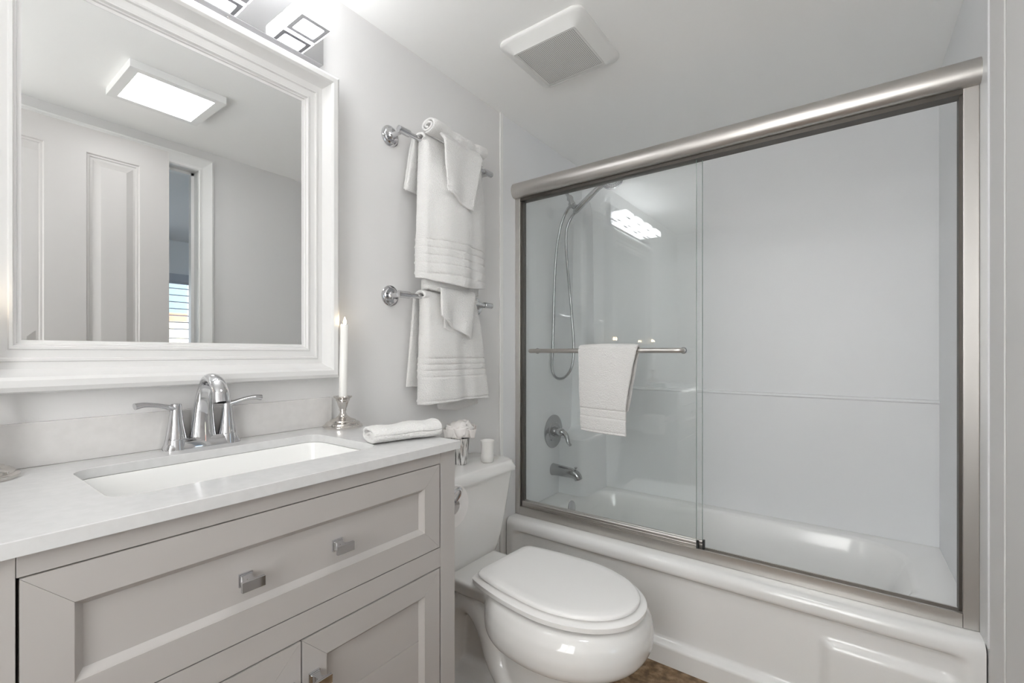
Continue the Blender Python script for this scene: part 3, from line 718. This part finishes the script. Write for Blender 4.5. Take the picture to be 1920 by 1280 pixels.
# ---------------------------------------------------------------- bathtub
tub = empty('bathtub', (.75, 2.0, 0), 'glossy white alcove bathtub with a moulded apron', 'bathtub')
ZR = .371
mb = MB(); outer = lambda z, e=0: [(px, py, z) for px, py in rrect(.003 + e, W - .003 - e, 1.670 + e, YB - .004 - e, .002, 10)]
def inn(z, dx0, dx1, dy0, dy1, r_): return [(px, py, z) for px, py in rrect(.118 + dx0, 1.395 - dx1, 1.745 + dy0, 2.262 - dy1, r_, 10)]
mb.loft([outer(.30, .003), outer(ZR - .0004), inn(ZR, -.012, -.012, -.012, -.012, .17), inn(ZR - .003, -.003, -.003, -.003, -.003, .165), inn(ZR - .014, .006, .008, .004, .004, .16), inn(.25, .025, .05, .015, .015, .15), inn(.12, .05, .11, .03, .03, .14), inn(.075, .08, .16, .055, .055, .12), inn(.062, .13, .22, .10, .10, .09)], (False, True))
mb.build('basin', 'tub', tub, smooth=70)
# apron: relief profile across z, with a stepped plinth on the right
xsA = [.003 + (W - .006) * i / 160 for i in range(161)]
zt = []
z = 0.0
zl = [0, .006, .03, .05, .058, .064, .070, .076, .082, .09, .10, .12, .15, .18, .20, .212, .222, .232, .240, .246, .252, .258, .264, .27, .28, .288, .294, .300, .305, .310, .315, .320, .325, .330, .336, .343, .350, .357, .362, .366, .369, .371, .371]
def sst(a_, b_, t_):
    t_ = max(0, min(1, (t_ - a_) / (b_ - a_))); return t_ * t_ * (3 - 2 * t_)
rows_ = []
for i, zz in enumerate(zl):
    row = []
    for x_ in xsA:
        e = sst(.03, .075, x_) * (1 - sst(1.43, 1.475, x_))        # recess fades at both ends
        rec = e * (1 - sst(.300, .328, zz)) * sst(.064, .084, zz)  # recessed face
        dep = .026 * rec
        dep += .006 * e * math.exp(-((zz - .312) / .010) ** 2)     # groove under the rim
        led = sst(1.150, 1.185, x_) * (1 - sst(1.475, 1.495, x_)) * (1 - sst(.235, .262, zz))
        dep = dep * (1 - .75 * led)
        y_ = 1.614 + dep + .002 * sst(0, .3, zz)
        if zz > .343: q = (zz - .343) / .028; y_ += .026 * (1 - math.sqrt(max(0, 1 - q * q)))
        if i == len(zl) - 1: y_ = 1.672
        row.append((x_, y_, zz))
    rows_.append(row)
mb = MB(); mb.grid(rows_); mb.build('apron', 'tub', tub, smooth=60)
MB().lathe([(.034, 0), (.036, .003), (.034, .006), (.028, .009), (.026, .010), (0, .011)], (.124, 1.985, .336), (1, 0, .10), 36).build('overflow_plate', 'chrome', tub, smooth=35)

# ---------------------------------------------------------------- shower walls (moulded surround)
su = empty('shower_surround', (.75, YB, .37), 'smooth white moulded shower wall panels around the tub', 'shower wall')
th_ = .004
MB().box((.0002, 1.589, .3715), (th_, YB - .001, 2.149)).build('side_panel', 'surround', su)
MB().box((W - th_, 1.60, .3715), (W - .0002, YB - .001, 2.149)).build('side_panel', 'surround', su)
mb = MB(); mb.box((th_, YB - th_, .92), (W - th_, YB - .0005, 2.149))
mb.prism([(YB - .0005, .3715), (YB - .014, .3715), (YB - .014, .908), (YB - .020, .913), (YB - .019, .921), (YB - th_, .924), (YB - .0005, .924)], 0, th_, W - th_)
mb.build('back_panel', 'surround', su)
# corner tower with shelf
mb = MB()
def tw(x1, y0, z, r_): return [(px, py, z) for px, py in rrect(-.06, x1, y0, YB + .05, r_, 6)]
mb.loft([tw(.160, 2.070, .3715, .05), tw(.156, 2.080, .64, .05), tw(.158, 2.075, .655, .05), tw(.154, 2.085, .665, .05), tw(.10, 2.16, .672, .04), tw(.085, 2.20, .70, .03), tw(.080, 2.215, .90, .03), tw(.076, 2.222, 1.55, .03), tw(.070, 2.235, 1.86, .03), tw(.055, 2.26, 1.95, .02), tw(.03, 2.30, 1.97, .01)])
mb.build('corner_shelf', 'surround', su, smooth=60)

# ---------------------------------------------------------------- shower door frame
fd = empty('shower_door_frame', (.75, 1.68, ZR), 'brushed nickel shower door frame with a thick rounded header', 'shower frame')
pr = []
for k in range(19):
    a = math.radians(-78 + 156 * k / 18); pr.append((1.6725 - .026 * math.cos(a), 1.8335 + .034 * math.sin(a)))
pr += [(1.728, 1.866), (1.728, 1.803)]
MB().prism(pr, 0, .003, W - .002).build('header', 'nickel', fd, smooth=40)
MB().box((.028, 1.682, 1.788), (W - .03, 1.722, 1.803)).build('header_track', 'nickel_dark', fd)
for x0, x1 in ((.004, .030), (W - .036, W - .004)):
    MB().box((x0, 1.680, .3715), (x1, 1.728, 1.803)).build('jamb', 'nickel', fd, bevel=.002)
MB().box((.030, 1.688, .40), (.036, 1.722, 1.79)).build('jamb_seal', 'nickel_dark', fd)
MB().box((W - .042, 1.692, .41), (W - .036, 1.720, 1.79)).build('jamb_seal', 'nickel_dark', fd)
mb = MB(); mb.prism([(1.680, .3715), (1.728, .3715), (1.728, .405), (1.722, .405), (1.722, .392), (1.706, .392), (1.706, .400), (1.702, .400), (1.702, .392), (1.688, .392), (1.688, .409), (1.680, .409)], 0, .0305, W - .0365)
mb.build('threshold', 'nickel', fd)

# ---------------------------------------------------------------- sliding panes
def pane(yc, x0, x1, lab, bar):
    p = empty('sliding_glass_panel', ((x0 + x1) / 2, yc, .41), lab, 'shower door', 'sliding glass shower panels')
    MB().box((x0, yc - .003, .420), (x1, yc + .003, 1.80)).build('glass_pane', 'glass', p)
    MB().box((x1 - .0012, yc - .0031, .420), (x1 + .0002, yc + .0031, 1.79)).build('pane_edge', 'glass_edge', p)
    mb_ = MB(); mb_.prism([(yc - .0068, .400), (yc + .0068, .400), (yc + .0068, .428), (yc + .0034, .432), (yc - .0034, .432), (yc - .0068, .428), (yc - .0068, .4215), (yc - .0058, .4200), (yc - .0068, .4185)], 0, x0, x1)
    mb_.build('bottom_rail', 'nickel', p)
    MB().box((x1 + .0002, yc - .0075, .402), (x1 + .007, yc + .0075, .433)).build('rail_end_cap', 'dark', p, bevel=.001)
    if bar:
        za = 1.110; yb = 1.640
        pts = smoothpath([(.118, yc - .004, za), (.116, 1.665, za), (.111, 1.648, za), (.125, yb, za), (.20, yb, za), (.45, yb, za), (.68, yb, za), (.738, yb + .001, za), (.752, 1.650, za), (.748, 1.668, za), (.746, yc - .004, za)], 6)
        MB().tube(pts, .0092, 18).build('towel_rail', 'nickel', p, smooth=60)
        for xx in (.746, .118):
            MB().lathe([(.012, 0), (.0125, .004), (.010, .008), (.008, .010)], (xx, yc - .0032, za), (0, -1, 0), 24).build('rail_mount', 'chrome', p, smooth=40)
pane(1.6965, .034, .790, 'outer clear glass shower panel with a towel rail, slid left', True)
pane(1.7145, .036, .806, 'inner clear glass shower panel without a rail, slid left behind the other', False)
# towel on the rail
t3 = empty('hand_towel', (.48, 1.64, .8), 'white hand towel folded over the shower door rail', 'towel')
def rail_towel(u, v):
    ztop, yb, Lb = 1.118, 1.640, .24
    Lf = .322; tot = Lb + .04 + Lf; s = u * tot
    xl, xr = .357, .600
    if s < Lb:
        k = 1 - s / Lb; return (lerp(lerp(xl, xl + .03, k), lerp(xr - .004, xr - .050, k), v), yb + .020 + .004 * math.sin(v * 8) * k, ztop - Lb * k)
    if s < Lb + .04:
        a = (s - Lb) / .04 * PI; return (lerp(xl, xr, v), yb + .019 * math.cos(a) , ztop + .013 * math.sin(a) - .004 * (2 * v - 1) ** 6)
    k = (s - Lb - .04) / Lf; z = ztop - Lf * k
    y_ = yb - .019 - .006 * math.sin(min(1, k * 2) * PI / 2) * (1 - (2 * v - 1) ** 4) + .003 * math.sin(v * 9 + 1) * k
    if abs(k - .715) < .012: y_ += .0045
    if abs(k - .815) < .010: y_ += .004
    if .715 < k < .815: y_ += .002
    if abs(k - .972) < .012: y_ += .0025
    return (lerp(lerp(xl, xl + .010, k), lerp(xr, .558, min(1, k * 1.5) ** .8), v), y_, z - .008 * v * k)
sheet('towel_body', rail_towel, 220, 36, .011, t3, soft=.004)

# ---------------------------------------------------------------- shower fixtures
X0 = .0045
sv = empty('shower_valve', (X0, 2.0, .70), 'round chrome tub valve with a curved lever', 'valve')
MB().lathe([(.083, 0), (.085, .003), (.084, .007), (.070, .009), (.055, .010), (.052, .013), (.047, .014), (.045, .012), (.026, .012), (.024, .018)], (X0, 2.010, .700), (1, 0, 0), 56).build('escutcheon', 'chrome_dark', sv, smooth=30)
MB().tube([(X0 + .012, 2.010, .70), (X0 + .04, 2.010, .70), (X0 + .060, 2.010, .70), (X0 + .066, 2.010, .70)], [.021, .019, .017, .012], 24).build('hub', 'chrome_dark', sv, smooth=40)
pts = smoothpath([(X0 + .052, 2.010, .702), (X0 + .075, 2.005, .694), (X0 + .090, 2.000, .676), (X0 + .098, 1.995, .655), (X0 + .112, 1.992, .642)], 5)
n_ = len(pts); MB().tube(pts, [(.014 - .007 * i / (n_ - 1), .013 - .004 * i / (n_ - 1)) for i in range(n_)], 16).build('lever', 'chrome_dark', sv, smooth=50)
ts = empty('tub_spout', (X0, 2.0, .50), 'chrome tub spout with a pull-up diverter knob', 'spout')
pts = smoothpath([(X0, 2.010, .505), (X0 + .02, 2.010, .505), (X0 + .08, 2.010, .503), (X0 + .118, 2.010, .500), (X0 + .140, 2.010, .490), (X0 + .148, 2.010, .473)], 5)
n_ = len(pts); MB().tube(pts, [.031 - .012 * (i / (n_ - 1)) for i in range(n_)], 24).build('spout_body', 'chrome_dark', ts, smooth=50)
MB().lathe([(.003, 0), (.003, .016), (.007, .018), (.0085, .021), (.007, .024), (0, .025)], (X0 + .132, 2.010, .510), seg=20).build('diverter_knob', 'chrome_dark', ts, smooth=40)
hs_ = empty('hand_shower', (X0, 2.0, 1.9), 'chrome hand shower with a long looping hose', 'shower head')
MB().lathe([(.030, 0), (.030, .004), (.022, .010), (.012, .014)], (X0, 2.0, 1.975), (1, 0, 0), 32).build('arm_flange', 'chrome_dark', hs_, smooth=40)
pts = smoothpath([(X0, 2.0, 1.975), (.04, 2.0, 1.965), (.075, 2.0, 1.925), (.100, 2.0, 1.885), (.112, 2.0, 1.865)], 5)
MB().tube(pts, .0085, 16).build('shower_arm', 'chrome_dark', hs_, smooth=50)
MB().tube([(.105, 2.0, 1.882), (.110, 2.0, 1.870), (.116, 2.0, 1.858), (.120, 2.0, 1.842), (.122, 2.0, 1.825)], [.013, .017, .012, .018, .013], 20).build('swivel_joint', 'chrome_dark', hs_, smooth=40)
MB().tube([(.118, 2.0, 1.838), (.138, 1.995, 1.824), (.156, 1.99, 1.812)], [.012, .014, .017], 18).build('cradle', 'chrome_dark', hs_, smooth=40)
MB().tube([(.116, 2.0, 1.832), (.100, 2.0, 1.822), (.080, 2.0, 1.796)], [.009, .009, .007], 14).build('hose_nut', 'chrome_dark', hs_, smooth=40)
hd = MB().tube(smoothpath([(.140, 1.99, 1.790), (.152, 1.99, 1.802), (.205, 1.99, 1.842), (.265, 1.99, 1.884), (.300, 1.99, 1.903)], 5), [.009, .010, .011, .012, .0130, .014, .0145, .0145, .0145, .0145, .0145, .0145, .0140, .0135, .013, .013, .013, .013, .014, .015, .016], 20).build('handle', 'chrome_dark', hs_, smooth=50)
ax = (.28, -.18, -.95)
MB().lathe([(.012, -.030), (.030, -.022), (.044, -.010), (.0475, 0), (.0475, .006), (.045, .009), (.044, .009), (.042, .006), (0, .0065)], (.342, 1.985, 1.900), ax, 44).build('spray_head', 'chrome_dark', hs_, smooth=35)
axv = Vector(ax).normalized(); u_ = axv.orthogonal().normalized(); w_ = axv.cross(u_); mb = MB()
for rr_, nn in ((.038, 34), (.030, 22), (.018, 12)):
    for k in range(nn):
        a = 2 * PI * k / nn; c = Vector((.342, 1.985, 1.900)) + axv * .006 + (u_ * math.cos(a) + w_ * math.sin(a)) * rr_
        mb.lathe([(.0013, 0), (.0010, .003), (0, .0032)], c, ax, 6)
mb.build('spray_nozzles', 'dark', hs_)
hp = [(.080, 2.0, 1.796), (.055, 2.0, 1.735), (.032, 2.0, 1.62), (.020, 2.0, 1.45), (.014, 2.0, 1.27), (.0135, 1.995, 1.12), (.017, 1.98, 1.03), (.035, 1.975, .985), (.066, 1.98, .972), (.100, 1.985, .990), (.127, 1.99, 1.040), (.131, 2.0, 1.13), (.120, 2.0, 1.29), (.104, 2.0, 1.45), (.089, 2.0, 1.61), (.096, 1.99, 1.71), (.118, 1.99, 1.764), (.141, 1.99, 1.791)]
pts = smoothpath(hp, 30)
MB().tube(pts, [.0068 if i % 2 else .0060 for i in range(len(pts))], 12).build('hose', 'chrome_dark', hs_, smooth=60)
